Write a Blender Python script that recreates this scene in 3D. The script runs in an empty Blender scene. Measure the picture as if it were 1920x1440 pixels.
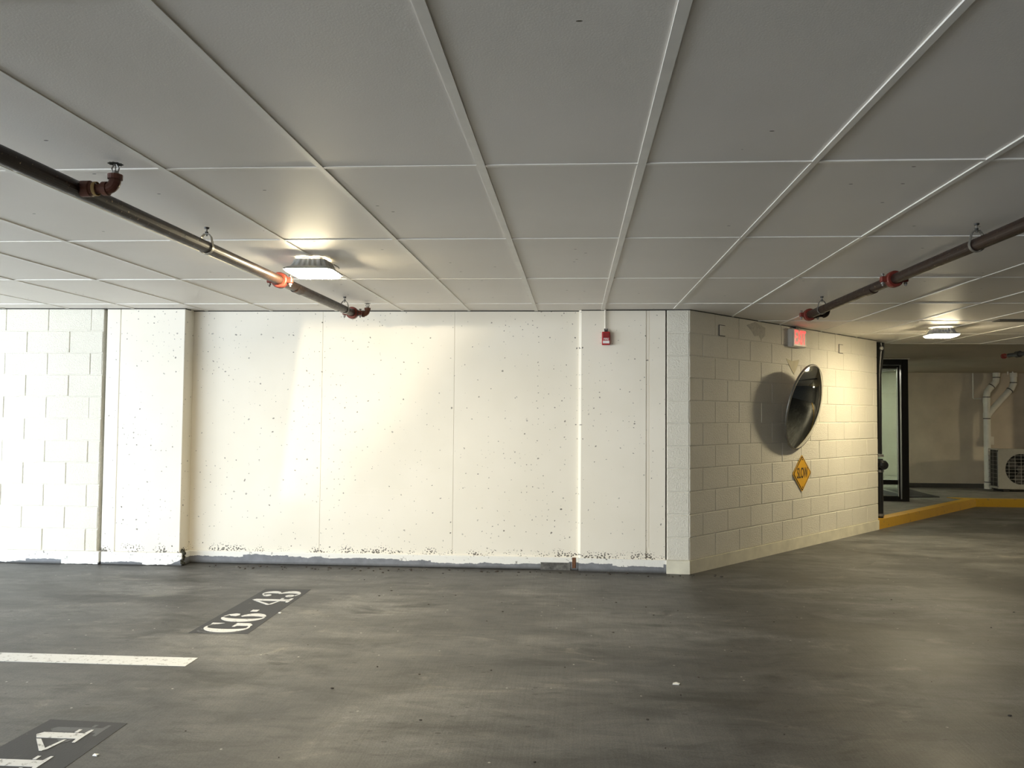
import bpy, bmesh, math, random
from mathutils import Vector, Matrix
random.seed(7)
S = bpy.context.scene
C = S.collection
PI = math.pi

# ------------------------------------------------------------------ camera
CAMZ = 1.39
yaw, pitch, roll, FPX, CX, CY = 0.0596, 0.0388, 0.0076, 1456.2574, 991.992, 717.5289
cam_d = bpy.data.cameras.new('camera'); cam = bpy.data.objects.new('camera', cam_d); C.objects.link(cam)
f = Vector((-math.sin(yaw)*math.cos(pitch), math.cos(yaw)*math.cos(pitch), math.sin(pitch)))
r = Vector((math.cos(yaw), math.sin(yaw), 0)); u = r.cross(f)
r2 = r*math.cos(roll)+u*math.sin(roll); u2 = -r*math.sin(roll)+u*math.cos(roll)
M = Matrix((r2, u2, -f)).transposed().to_4x4(); M.translation = Vector((0, 0, CAMZ))
cam.matrix_world = M
cam_d.sensor_width = 36; cam_d.lens = FPX/1920*36
cam_d.shift_x = (960-CX)/1920; cam_d.shift_y = (CY-720)/1920
cam_d.clip_start = .05; cam_d.clip_end = 200
S.camera = cam

# ------------------------------------------------------------------ world, daylight, exposure
S.view_settings.view_transform = 'Standard'; S.view_settings.look = 'None'
S.view_settings.exposure = 0.70; S.view_settings.gamma = 1
S.view_settings.use_curve_mapping = False
S.cycles.max_bounces = 8; S.cycles.diffuse_bounces = 5; S.cycles.glossy_bounces = 4
S.cycles.sample_clamp_indirect = 6
S.cycles.use_denoising = True
W = bpy.data.worlds.new('sky'); S.world = W; W.use_nodes = True
W.node_tree.nodes['Background'].inputs[0].default_value = (.80, .90, 1.0, 1)
W.node_tree.nodes['Background'].inputs[1].default_value = 1.6

def area(name, loc, target, sx, sy, power, col, spread=PI):
    d = bpy.data.lights.new(name, 'AREA'); d.shape = 'RECTANGLE'; d.size = sx; d.size_y = sy
    d.energy = power; d.color = col; d.spread = spread
    o = bpy.data.objects.new(name, d); C.objects.link(o); o.location = loc
    o.rotation_euler = (Vector(target)-Vector(loc)).to_track_quat('-Z', 'Y').to_euler()
    return o
# daylight entering by the open side of the garage, left of the frame, and the ramp mouth behind
area('daylight_side', (-8.6, -1.0, 1.45), (-1.5, 6.9, .2), 9.0, 1.5, 520, (.80, .90, 1.0))
area('daylight_side_far', (-8.5, 4.6, 1.3), (-4.8, 6.8, .9), 2.6, 1.2, 80, (.82, .91, 1.0))
area('daylight_ramp', (-4.1, -8.6, 1.3), (-1.8, 6, 1.1), 4.6, 1.7, 80, (1.0, .96, .92))
SUN_W = .7
sun_d = bpy.data.lights.new('low_sun', 'SUN'); sun_d.energy = SUN_W; sun_d.angle = math.radians(.55); sun_d.color = (1, .86, .62)
sun = bpy.data.objects.new('low_sun', sun_d); C.objects.link(sun)
SUNDIR = Vector((.22, 1.0, 0)).normalized()     # travels towards the back wall, reflected off the roadway
sun.rotation_euler = SUNDIR.to_track_quat('-Z', 'Y').to_euler()
LAMP_E = 150.0

# ------------------------------------------------------------------ helpers
def tag(o, label=None, cat=None, group=None, kind=None):
    if label: o['label'] = label
    if cat: o['category'] = cat
    if group: o['group'] = group
    if kind: o['kind'] = kind
    return o
def empty(name, loc=(0, 0, 0), rz=0, **k):
    o = bpy.data.objects.new(name, None); C.objects.link(o); o.location = loc; o.rotation_euler = (0, 0, rz)
    o.empty_display_size = .1
    return tag(o, **k)
def obj(name, bm, m, parent=None, smooth=False, **k):
    me = bpy.data.meshes.new(name)
    if isinstance(bm, bmesh.types.BMesh):
        bmesh.ops.recalc_face_normals(bm, faces=bm.faces)
        bm.to_mesh(me); bm.free()
    else:
        me = bm
    me.materials.clear(); me.materials.append(m)
    if smooth:
        for p in me.polygons: p.use_smooth = True
    o = bpy.data.objects.new(name, me); C.objects.link(o)
    if parent: o.parent = parent
    return tag(o, **k)
def inst(name, me, parent, loc, rot=(0, 0, 0), scale=(1, 1, 1)):
    o = bpy.data.objects.new(name, me); C.objects.link(o); o.parent = parent
    o.location = loc; o.rotation_euler = rot; o.scale = scale
    return o
def copy_tree(o, parent=None):
    c = o.copy(); C.objects.link(c)
    if parent: c.parent = parent
    for ch in [x for x in C.objects if x.parent == o]: copy_tree(ch, c)
    return c
def BM(): return bmesh.new()
def box(bm, x0, x1, y0, y1, z0, z1, ch=0):
    vs = [bm.verts.new(p) for p in [(x0,y0,z0),(x1,y0,z0),(x1,y1,z0),(x0,y1,z0),(x0,y0,z1),(x1,y0,z1),(x1,y1,z1),(x0,y1,z1)]]
    fs = [bm.faces.new([vs[i] for i in q]) for q in [(0,3,2,1),(4,5,6,7),(0,1,5,4),(1,2,6,5),(2,3,7,6),(3,0,4,7)]]
    if ch:
        es = list({e for f_ in fs for e in f_.edges})
        bmesh.ops.bevel(bm, geom=es, offset=ch, segments=1, affect='EDGES')
    return bm
def prism(bm, poly, z0, z1):
    a = [bm.verts.new((x, y, z0)) for x, y in poly]; b = [bm.verts.new((x, y, z1)) for x, y in poly]
    bm.faces.new(a[::-1]); bm.faces.new(b)
    n = len(poly)
    for i in range(n): bm.faces.new((a[i], a[(i+1) % n], b[(i+1) % n], b[i]))
    return bm
def tube(bm, pts, rad, seg=16, cap=True):
    pts = [Vector(p) for p in pts]; rings = []
    rads = rad if isinstance(rad, (list, tuple)) else [rad]*len(pts)
    up = None
    for i, p in enumerate(pts):
        if i == 0: d = pts[1]-p
        elif i == len(pts)-1: d = p-pts[i-1]
        else: d = (pts[i+1]-p).normalized()+(p-pts[i-1]).normalized()
        d.normalize()
        if up is None:
            up = Vector((0, 0, 1)) if abs(d.z) < .9 else Vector((1, 0, 0))
        a = d.cross(up).normalized(); b = a.cross(d).normalized(); up = b
        rings.append([bm.verts.new(p+(a*math.cos(2*PI*k/seg)+b*math.sin(2*PI*k/seg))*rads[i]) for k in range(seg)])
    for A, B in zip(rings, rings[1:]):
        for k in range(seg): bm.faces.new((A[k], A[(k+1) % seg], B[(k+1) % seg], B[k]))
    if cap: bm.faces.new(rings[0][::-1]); bm.faces.new(rings[-1])
    return bm
def arc_pts(c, r_, a0, a1, n, ax=0, az=2):
    out = []
    for i in range(n+1):
        t = a0+(a1-a0)*i/n; p = [c[0], c[1], c[2]]
        p[ax] += r_*math.cos(t); p[az] += r_*math.sin(t); out.append(tuple(p))
    return out
def lathe(bm, prof, seg=24, o=(0, 0, 0), axis='z'):
    rings = []
    def P(r_, h, t):
        c, s = r_*math.cos(t), r_*math.sin(t)
        v = (c, s, h) if axis == 'z' else ((h, c, s) if axis == 'x' else (c, h, s))
        return (v[0]+o[0], v[1]+o[1], v[2]+o[2])
    for r_, h in prof:
        rings.append([bm.verts.new(P(0, h, 0))] if r_ < 1e-6 else [bm.verts.new(P(r_, h, 2*PI*k/seg)) for k in range(seg)])
    for A, B in zip(rings, rings[1:]):
        for k in range(seg):
            k2 = (k+1) % seg
            if len(A) == 1 and len(B) == 1: continue
            if len(A) == 1: bm.faces.new((A[0], B[k2], B[k]))
            elif len(B) == 1: bm.faces.new((A[k], A[k2], B[0]))
            else: bm.faces.new((A[k], A[k2], B[k2], B[k]))
    return bm
def loft(bm, secs, n=48, e=5.0, rib=0):
    rings = []
    for h, z in secs:
        if h < 1e-5: rings.append([bm.verts.new((0, 0, z))]); continue
        R = []
        for k in range(n):
            t = 2*PI*k/n; c, s = math.cos(t), math.sin(t)
            q = (abs(c)**e+abs(s)**e)**(-1/e)*h
            if rib and (k//2) % 2: q *= 1-rib
            R.append(bm.verts.new((q*c, q*s, z)))
        rings.append(R)
    for A, B in zip(rings, rings[1:]):
        for k in range(n):
            k2 = (k+1) % n
            if len(B) == 1: bm.faces.new((A[k], A[k2], B[0]))
            elif len(A) == 1: bm.faces.new((A[0], B[k2], B[k]))
            else: bm.faces.new((A[k], A[k2], B[k2], B[k]))
    return bm
def text_mesh(s, size, depth=.0015, sx=1.0):
    cu = bpy.data.curves.new('t', 'FONT'); cu.body = s; cu.size = size; cu.extrude = depth; cu.align_x = 'CENTER'; cu.align_y = 'CENTER'
    cu.offset = size*.012
    o = bpy.data.objects.new('t', cu); C.objects.link(o)
    dg = bpy.context.evaluated_depsgraph_get()
    me = bpy.data.meshes.new_from_object(o.evaluated_get(dg))
    bpy.data.objects.remove(o); bpy.data.curves.remove(cu)
    for v in me.vertices: v.co.x *= sx
    return me

# ------------------------------------------------------------------ materials
class NT:
    def __init__(s, name):
        s.m = bpy.data.materials.new(name); s.m.use_nodes = True; s.t = s.m.node_tree; s.N = s.t.nodes; s.L = s.t.links
        s.b = s.N['Principled BSDF']; s.tc = s.N.new('ShaderNodeTexCoord'); s._geo = None
    def pos(s):
        if not s._geo: s._geo = s.N.new('ShaderNodeNewGeometry')
        return s._geo.outputs['Position']
    def mapv(s, scale, loc=(0, 0, 0), rot=(0, 0, 0), src=None):
        n = s.N.new('ShaderNodeMapping'); s.L.new(src or s.pos(), n.inputs[0]); n.inputs['Scale'].default_value = scale
        n.inputs['Location'].default_value = loc; n.inputs['Rotation'].default_value = rot; return n.outputs[0]
    def noise(s, scale, detail=4, rough=.55, v=None, dist=0):
        n = s.N.new('ShaderNodeTexNoise'); s.L.new(v or s.pos(), n.inputs['Vector']); n.inputs['Scale'].default_value = scale
        n.inputs['Detail'].default_value = detail; n.inputs['Roughness'].default_value = rough; n.inputs['Distortion'].default_value = dist
        return n.outputs[0]
    def vor(s, scale, v=None, out='Distance', rnd=1.0):
        n = s.N.new('ShaderNodeTexVoronoi'); s.L.new(v or s.pos(), n.inputs['Vector']); n.inputs['Scale'].default_value = scale
        n.inputs['Randomness'].default_value = rnd
        return n.outputs[out]
    def vor2(s, scale, v, out='Distance'):
        n = s.N.new('ShaderNodeTexVoronoi'); n.voronoi_dimensions = '2D'; s.L.new(v, n.inputs['Vector']); n.inputs['Scale'].default_value = scale
        return n.outputs[out]
    def wallv(s):
        q = s.sep(); n = s.N.new('ShaderNodeCombineXYZ'); s.L.new(s.math('ADD', q[0], q[1]), n.inputs[0]); s.L.new(q[2], n.inputs[1]); return n.outputs[0]
    def math(s, op, a, b=None, c=None, clamp=False):
        n = s.N.new('ShaderNodeMath'); n.operation = op; n.use_clamp = clamp
        for i, q in enumerate((a, b, c)):
            if q is None: continue
            if isinstance(q, (int, float)): n.inputs[i].default_value = q
            else: s.L.new(q, n.inputs[i])
        return n.outputs[0]
    def ramp(s, fac, a, b, lo=0.0, hi=1.0):
        n = s.N.new('ShaderNodeMapRange'); s.L.new(fac, n.inputs[0]); n.inputs[1].default_value = a; n.inputs[2].default_value = b
        n.inputs[3].default_value = lo; n.inputs[4].default_value = hi; return n.outputs[0]
    def mix(s, fac, a, b, mode='MIX'):
        n = s.N.new('ShaderNodeMix'); n.data_type = 'RGBA'; n.blend_type = mode
        for i, q in ((0, fac), (6, a), (7, b)):
            if isinstance(q, (int, float)): n.inputs[i].default_value = q
            elif isinstance(q, tuple): n.inputs[i].default_value = (*q[:3], 1)
            else: s.L.new(q, n.inputs[i])
        return n.outputs[2]
    def sep(s, v=None):
        n = s.N.new('ShaderNodeSeparateXYZ'); s.L.new(v or s.pos(), n.inputs[0]); return n.outputs
    def col(s, q):
        if isinstance(q, tuple): s.b.inputs['Base Color'].default_value = (*q[:3], 1)
        else: s.L.new(q, s.b.inputs['Base Color'])
    def rough(s, q):
        if isinstance(q, (int, float)): s.b.inputs['Roughness'].default_value = q
        else: s.L.new(q, s.b.inputs['Roughness'])
    def bump(s, h, strength=.3, dist=.01):
        n = s.N.new('ShaderNodeBump'); s.L.new(h, n.inputs['Height']); n.inputs['Strength'].default_value = strength
        n.inputs['Distance'].default_value = dist; s.L.new(n.outputs[0], s.b.inputs['Normal'])
def simple(name, c, rough=.6, metal=0, var=.12, sc=20, bump=.15, spec=None, emit=None, es=0):
    t = NT(name); n = t.noise(sc, 5)
    t.col(t.mix(t.ramp(n, .3, .7), tuple(x*(1-var) for x in c), tuple(min(1, x*(1+var)) for x in c)))
    t.rough(rough); t.b.inputs['Metallic'].default_value = metal
    if bump: t.bump(n, bump, .003)
    if spec is not None: t.b.inputs['Specular IOR Level'].default_value = spec
    if emit: t.b.inputs['Emission Color'].default_value = (*emit, 1); t.b.inputs['Emission Strength'].default_value = es
    return t.m

CREAM = (.78, .735, .60)
def painted_concrete():
    t = NT('painted_concrete')
    big = t.noise(1.3, 3); fine = t.noise(60, 3)
    c = t.mix(t.ramp(big, .3, .7), (.785, .73, .615), (.845, .79, .68))
    wv0 = t.wallv(); n_ = t.N.new('ShaderNodeTexNoise'); t.L.new(wv0, n_.inputs['Vector']); n_.inputs['Scale'].default_value = 45; n_.inputs['Detail'].default_value = 3
    wv = t.mix(.022, wv0, n_.outputs['Color'], 'ADD'); sx = t.sep(t.vor2(9, wv, 'Color'))
    d = t.math('ADD', t.vor2(9, wv), t.math('MULTIPLY', t.noise(70, 3, .7), .14))
    sx2 = t.sep(t.vor2(20, wv, 'Color'))
    d2 = t.math('ADD', t.vor2(20, wv), t.math('MULTIPLY', t.noise(120, 2), .2))
    clus = t.ramp(t.noise(1.6, 2), .45, .62)
    z = t.sep()[2]
    low = t.math('MULTIPLY', t.ramp(z, .22, .13), t.ramp(z, .075, .12))
    low = t.math('MAXIMUM', low, 0.0)
    rad = t.math('MULTIPLY', t.math('GREATER_THAN', sx[0], .66), t.ramp(sx[1], 0, 1, .075, .14))
    pit = t.math('LESS_THAN', d, rad)
    rad2 = t.math('MULTIPLY', t.math('GREATER_THAN', sx2[0], t.ramp(clus, 0, 1, .90, .50)), t.ramp(sx2[1], 0, 1, .12, .20))
    pit = t.math('MAXIMUM', t.math('MULTIPLY', pit, t.ramp(sx[2], 0, 1, .45, 1)), t.math('MULTIPLY', t.math('LESS_THAN', d2, rad2), t.ramp(sx2[2], 0, 1, .25, 1)))
    # chipped line above the base
    dl = t.math('ADD', t.vor2(48, wv), t.math('MULTIPLY', t.noise(90, 2), .25))
    chip = t.math('LESS_THAN', dl, t.math('MULTIPLY', t.math('MINIMUM', low, 1.0), t.ramp(t.noise(7, 2), .38, .65, .12, .60)))
    allp = t.math('MAXIMUM', pit, chip)
    c = t.mix(t.math('MULTIPLY', allp, .95), c, (.11, .095, .075))
    t.col(c); t.rough(.6)
    h = t.math('ADD', t.math('MULTIPLY', fine, .10), t.math('MULTIPLY', big, .25))
    h = t.math('SUBTRACT', h, t.math('MULTIPLY', allp, .6)); t.bump(h, .35, .01)
    return t.m
def painted_block(name='painted_block', tint=(1, 1, 1)):
    t = NT(name)
    big = t.noise(1.7, 3); n1 = t.noise(75, 3, .7); n2 = t.noise(210, 2)
    pit = t.ramp(t.noise(150, 2), .60, .72)
    c = t.mix(t.ramp(big, .3, .7), tuple(a*b for a, b in zip((.75, .71, .60), tint)), tuple(a*b for a, b in zip((.81, .77, .66), tint)))
    c = t.mix(t.math('MULTIPLY', pit, .30), c, (.35, .32, .26))
    t.col(c); t.rough(.48)
    t.bump(t.math('ADD', n1, t.math('MULTIPLY', n2, .5)), .85, .009)
    return t.m
def base_mat():
    t = NT('base_coat')
    s = t.sep()
    v = t.N.new('ShaderNodeTexVoronoi'); v.voronoi_dimensions = '1D'; v.inputs['Scale'].default_value = 2.6; t.L.new(s[0], v.inputs['W'])
    step = t.sep(v.outputs['Color'])[0]
    edge = t.math('ADD', t.math('MULTIPLY', step, .045), t.math('MULTIPLY', t.noise(6, 5, .7), .06))
    edge = t.math('ADD', edge, t.ramp(s[0], -3.6, -3.5, -.030, .014))
    white = t.math('GREATER_THAN', s[2], edge)
    grey = t.mix(t.noise(14, 5), (.10, .105, .115), (.26, .265, .28))
    grey = t.mix(t.ramp(s[2], .03, .0), grey, (.05, .047, .04))
    wn = t.mix(t.ramp(t.noise(30, 4), .62, .72), (.80, .78, .72), (.20, .18, .15))
    t.col(t.mix(white, grey, wn)); t.rough(.7)
    t.bump(t.math('ADD', t.math('MULTIPLY', white, .5), t.noise(40, 4)), .5, .008)
    return t.m
def floor_mat():
    t = NT('worn_concrete_floor')
    big = t.noise(.55, 4, .6, dist=.6)
    mid = t.noise(1.0, 5, .6, v=t.mapv((.9, 2.6, 1), loc=(3, 1, 0)), dist=.5)
    fine = t.noise(120, 3, .7)
    c = t.mix(t.ramp(big, .38, .62), (.070, .070, .068), (.190, .188, .182))
    c = t.mix(t.ramp(mid, .42, .60), c, (.082, .081, .077))
    blot = t.ramp(t.noise(2.2, 5, .6, v=t.mapv((1, 1.8, 1), loc=(7, 3, 0)), dist=1.0), .60, .72)
    c = t.mix(t.math('MULTIPLY', blot, .5), c, (.27, .255, .225))
    drk = t.ramp(t.noise(1.5, 4, .6, v=t.mapv((1, 2.2, 1), loc=(1, 9, 0)), dist=.8), .60, .70)
    c = t.mix(t.math('MULTIPLY', drk, .75), c, (.042, .041, .037))
    # broom lines, running away from the camera
    br = t.noise(1, 3, .6, v=t.mapv((70, 2.0, 1), rot=(0, 0, .05)))
    c = t.mix(t.ramp(br, .42, .62, 0, .35), c, t.mix(1.0, c, (.72, .72, .72), 'MULTIPLY'))
    # grime along the foot of the walls
    s = t.sep()
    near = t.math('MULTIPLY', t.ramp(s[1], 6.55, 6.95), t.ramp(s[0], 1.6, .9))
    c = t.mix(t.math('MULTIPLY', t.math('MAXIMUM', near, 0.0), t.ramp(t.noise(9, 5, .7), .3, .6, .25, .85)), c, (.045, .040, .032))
    P2 = t.pos(); cs = t.sep(t.vor2(9, P2, 'Color'))
    sp = t.math('MULTIPLY', t.math('LESS_THAN', t.vor2(9, P2), .05), t.math('GREATER_THAN', cs[0], .95))
    c = t.mix(sp, c, (.40, .39, .35))
    sd = t.math('MULTIPLY', t.math('LESS_THAN', t.math('ADD', t.vor2(5, t.mapv((1, 2, 1), loc=(4, 4, 0))), t.math('MULTIPLY', t.noise(40, 3), .2)), .16), t.math('GREATER_THAN', t.sep(t.vor2(5, t.mapv((1, 2, 1), loc=(4, 4, 0)), 'Color'))[1], .8))
    c = t.mix(t.math('MULTIPLY', sd, .7), c, (.03, .028, .025))
    c = t.mix(t.ramp(fine, .3, .7), t.mix(1.0, c, (.58, .585, .59), 'MULTIPLY'), t.mix(1.0, c, (1.12, 1.125, 1.13), 'MULTIPLY'))
    t.col(c)
    st = t.noise(3.2, 6, .75, v=t.mapv((1, 2.6, 1), rot=(0, 0, -.25), loc=(2, 5, 0)), dist=.7)
    c = t.mix(t.ramp(st, .50, .68, 0, .6), c, t.mix(1.0, c, (1.55, 1.50, 1.42), 'MULTIPLY'))
    c = t.mix(t.ramp(st, .50, .36, 0, .7), c, t.mix(1.0, c, (.55, .55, .54), 'MULTIPLY'))
    t.col(c)
    t.rough(t.ramp(big, .3, .7, .42, .62))
    h = t.math('ADD', t.math('MULTIPLY', br, .35), t.math('MULTIPLY', fine, .35)); h = t.math('ADD', h, t.math('MULTIPLY', mid, .5))
    t.bump(h, .35, .006)
    return t.m
def ceiling_mat():
    t = NT('painted_ceiling_board')
    big = t.noise(.9, 3); fine = t.noise(170, 2)
    c = t.mix(t.ramp(big, .3, .7), (.79, .75, .69), (.85, .81, .755))
    cs = t.sep(t.vor2(1.7, t.pos(), 'Color'))
    sp = t.math('MULTIPLY', t.math('LESS_THAN', t.vor2(1.7, t.mapv((1, 2.2, 1))), .014), t.math('GREATER_THAN', cs[0], .5))
    t.col(t.mix(sp, c, (.08, .07, .05))); t.rough(.50); t.b.inputs['Specular IOR Level'].default_value = .3
    t.bump(t.math('ADD', t.math('MULTIPLY', fine, .4), t.math('MULTIPLY', t.noise(2.2, 2), 1.5)), .16, .006)
    return t.m
def road_paint(name, c, under, thr=.62, sc=26):
    t = NT(name)
    n = t.noise(sc, 6, .75); w = t.ramp(n, thr, thr+.06)
    t.col(t.mix(w, t.mix(t.noise(8, 3), tuple(x*.88 for x in c), c), under)); t.rough(.6)
    t.bump(t.noise(120, 3), .3, .003)
    return t.m
def pipe_mat(name, c1, c2, rough=.35):
    t = NT(name); n = t.noise(14, 6, .7); m = t.noise(60, 4)
    c = t.mix(t.ramp(n, .35, .65), c1, c2)
    t.col(t.mix(t.ramp(m, .66, .74), c, (.42, .30, .18))); t.rough(t.ramp(n, .3, .7, rough-.08, rough+.15))
    t.b.inputs['Specular IOR Level'].default_value = .28; t.bump(m, .2, .002)
    return t.m
M_WALL = painted_concrete(); M_BLOCK = painted_block(); M_BASE = base_mat(); M_FLOOR = floor_mat(); M_CEIL = ceiling_mat()
M_MORTAR = simple('painted_mortar', (.74, .71, .62), .8, sc=50)
M_FAR = simple('far_wall_shaded', (.50, .43, .335), .7, var=.10, sc=3, bump=.2)  # cream wall paint with the dimness of the far end put into its colour
M_SOFF = simple('soffit_shaded', (.40, .35, .27), .7, var=.10, sc=1.5, bump=.1)  # ceiling colour darkened to carry the low light of the far end
M_RAW = simple('raw_concrete_darkened', (.07, .069, .064), .8, var=.2, sc=4)  # unseen walls, darkened in colour so the mirror reflects a dim garage
M_GAP = simple('dark_joint', (.06, .055, .045), .9, sc=40)
M_TEE = simple('painted_tee', (.82, .79, .73), .4, var=.05, sc=8, bump=.05)
M_PIPE = pipe_mat('dark_red_pipe', (.016, .0085, .006), (.032, .017, .011))
M_RUST = pipe_mat('rust_primer', (.10, .036, .026), (.14, .055, .032), .45)
M_COUP = pipe_mat('red_coupling', (.13, .020, .014), (.17, .032, .020), .4)
M_STEEL = simple('dull_steel', (.22, .21, .19), .45, .7, sc=60)
M_IRON = simple('black_iron', (.035, .033, .03), .5, .4, sc=60)
M_BLACK = simple('black_painted_frame', (.012, .012, .012), .35, .2, sc=60, bump=.05)
M_HOUSE = simple('grey_cast_housing', (.42, .42, .41), .5, .2, sc=40, bump=.05)
M_WHITEMETAL = simple('white_enamel', (.60, .58, .52), .4, 0, var=.05)
M_ALU = simple('brushed_edge', (.55, .55, .53), .3, .8, var=.05)
M_PVC = simple('white_pvc', (.66, .63, .55), .35, 0, var=.08, sc=9)
M_BAND = simple('dark_band', (.08, .07, .06), .6)
M_YEL = road_paint('yellow_paint', (.56, .31, .015), (.22, .16, .05), .60, 12)
M_SIDEWALK = simple('sidewalk_concrete', (.17, .16, .14), .75, var=.3, sc=5, bump=.3)
M_WHITE = road_paint('white_road_paint', (.66, .67, .68), (.26, .26, .26), .56)
M_PATCH = road_paint('blackout_paint', (.036, .037, .042), (.065, .063, .060), .60, 10)
M_GHOST = road_paint('ghost_paint', (.10, .104, .112), (.05, .05, .054), .55, 14)
M_SIGN = simple('yellow_sign_face', (.72, .38, .02), .35, 0, var=.06, sc=6, bump=0)
M_INK = simple('black_ink', (.012, .012, .012), .5, bump=0)
M_RED = simple('red_enamel', (.42, .014, .018), .35, 0, var=.08, bump=.05)
M_WTXT = simple('white_ink', (.8, .76, .74), .5, bump=0)
M_EXITW = simple('exit_face', (.72, .68, .58), .4, emit=(1, .55, .45), es=.05, bump=0)
M_EXITR = simple('exit_letters', (.75, .02, .02), .4, emit=(1, .045, .05), es=1.0, bump=0)
M_MAT = simple('rubber_mat', (.015, .015, .017), .7, var=.3, sc=120, bump=.4)
M_LEDW = NT('led_diffuser'); M_LEDW.col((.9, .9, .88)); M_LEDW.b.inputs['Emission Color'].default_value = (1, .86, .57, 1)
M_LEDW.b.inputs['Emission Strength'].default_value = LAMP_E; M_LEDW = M_LEDW.m
tm = NT('convex_mirror'); tm.col((.42, .44, .43)); tm.rough(.035); tm.b.inputs['Metallic'].default_value = 1.0
tm.bump(tm.noise(3, 2), .04, .01); M_MIRROR = tm.m
tg = NT('green_glass'); tg.col((.80, .90, .82)); tg.rough(.01); tg.b.inputs['Transmission Weight'].default_value = 1; tg.b.inputs['IOR'].default_value = 1.5
M_GLASS = tg.m

CEIL = 2.31
# ------------------------------------------------------------------ setting: floor and walls
bm = BM(); box(bm, -40, 26, -60, 14.6, -.2, 0)
floor = obj('floor', bm, M_FLOOR, kind='structure')

def block_mesh(L, H, D=.05, ch=.004):
    """one block, front face at y=0 looking to -y, left lower corner at origin; slightly eased edges"""
    b = BM(); g = .003
    x0, x1, z0, z1 = g, L-g, g, H-g
    o_ = [b.verts.new(p) for p in [(x0, ch, z0), (x1, ch, z0), (x1, ch, z1), (x0, ch, z1)]]
    i_ = [b.verts.new(p) for p in [(x0+ch, 0, z0+ch), (x1-ch, 0, z0+ch), (x1-ch, 0, z1-ch), (x0+ch, 0, z1-ch)]]
    k_ = [b.verts.new(p) for p in [(x0, D, z0), (x1, D, z0), (x1, D, z1), (x0, D, z1)]]
    b.faces.new(i_)
    for k in range(4):
        k2 = (k+1) % 4
        b.faces.new((o_[k], o_[k2], i_[k2], i_[k])); b.faces.new((k_[k], k_[k2], o_[k2], o_[k]))
    bmesh.ops.recalc_face_normals(b, faces=b.faces)
    me = bpy.data.meshes.new('block'); b.to_mesh(me); b.free(); me.materials.append(M_BLOCK); return me
_bm = {}
def blk(L, H):
    k = (round(L, 3), round(H, 3))
    if k not in _bm: _bm[k] = block_mesh(*k)
    return _bm[k]
Z0, CH, BL = .114, .199, .4045
def courses():
    zs = [(Z0+CH*k, CH) for k in range(10)]; zs.append((Z0+CH*10, CEIL-Z0-CH*10)); return zs   # last = top course
def lay(parent, length, offs_even, jit=.0015, half=None):
    """blocks along local +x, front at y=0; offs: position of the first joint for even/odd courses counted from the top"""
    zs = courses()
    for i, (z, h) in enumerate(zs):
        top_i = len(zs)-1-i
        j = offs_even[top_i % 2]; x = 0
        cuts = [0]
        while j < length-.06: cuts.append(j); j += BL
        cuts.append(length)
        for a, b_ in zip(cuts, cuts[1:]):
            inst('block', blk(b_-a, h), parent, (a, random.uniform(-jit, jit), z), (0, 0, random.uniform(-.002, .002)))

# left block wall
WLx0 = -9.0; WLx1 = -4.286
bm = BM(); box(bm, WLx0, WLx1-.004, 6.806, 7.2, 0, CEIL)
wl = obj('wall_left', bm, M_MORTAR, kind='structure')
hold = WLx0
# joints at -4.402 (top course) and -4.602 (next)
sx0 = -4.402-BL*11; 
o_even = (-4.402-hold) % BL; o_odd = (-4.602-hold) % BL
class Off:  # blocks parented straight to the wall mesh
    pass
zs = courses()
for i, (z, h) in enumerate(zs):
    top_i = len(zs)-1-i
    j = hold+(o_even if top_i % 2 == 0 else o_odd)
    while j < -6.4: j += BL
    cuts = [j]; j += BL
    while j < WLx1-.06: cuts.append(j); j += BL
    endx = WLx1+random.uniform(-.006, .004)
    cuts.append(endx)
    for a, b_ in zip(cuts, cuts[1:]):
        inst('block', blk(b_-a, h), wl, (a, 6.80+random.uniform(-.0015, .0015), z), (0, 0, random.uniform(-.003, .003)))
bm = BM(); box(bm, WLx0, -6.8, 6.80, 6.81, Z0, CEIL); obj('far_courses', bm, M_BLOCK, wl, kind='stuff')
bm = BM(); box(bm, WLx0, -4.262, 6.785, 7.1, 0, Z0+.002, .004); obj('baseboard_left', bm, M_BASE, kind='structure')
# dark expansion joint
bm = BM(); box(bm, -4.30, -4.24, 6.86, 7.1, 0, CEIL); obj('trim_4', bm, M_GAP, kind='structure')
# left pilaster with a vertical form line
bm = BM(); box(bm, -4.258, -4.131, 6.805, 7.3, Z0, CEIL, .004); box(bm, -4.127, -3.525, 6.802, 7.3, Z0, CEIL, .005)
obj('trim_1', bm, M_WALL, kind='structure')
bm = BM(); box(bm, -4.25, -3.50, 6.795, 7.3, 0, Z0, .004); obj('baseboard_pilaster', bm, M_BASE, kind='structure')
# recessed panel wall: three cast panels
bm = BM(); box(bm, -3.55, .06, 6.99, 7.3, 0, CEIL)
wb = obj('wall_back', bm, M_MORTAR, kind='structure')
for a, b_ in ((-3.55, -2.3105), (-2.309, -1.0945), (-1.093, .06)):
    bm = BM(); box(bm, a, b_, 6.965, 7.05, .11, CEIL, .0015); obj('cast_panel', bm, M_WALL, wb)
for a, b_, zz in ((-2.30, -1.33, .632), (-1.97, -1.45, .685), (-.92, -.62, .665), (-.92, -.60, .612)):
    bm = BM(); box(bm, a, b_, 6.9625, 6.97, zz, zz+.004); obj('form_ridge', bm, M_WALL, wb)
bm = BM(); box(bm, -3.52, .035, 6.945, 7.2, 0, .112, .006); obj('baseboard_back', bm, M_BASE, kind='structure')
bm = BM(); box(bm, -.020, .012, 6.938, 6.95, .02, .112, .002); obj('rusted_angle', bm, simple('rust', (.13, .055, .025), .9, var=.4, sc=60, bump=.5), C.objects['baseboard_back'])
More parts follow.
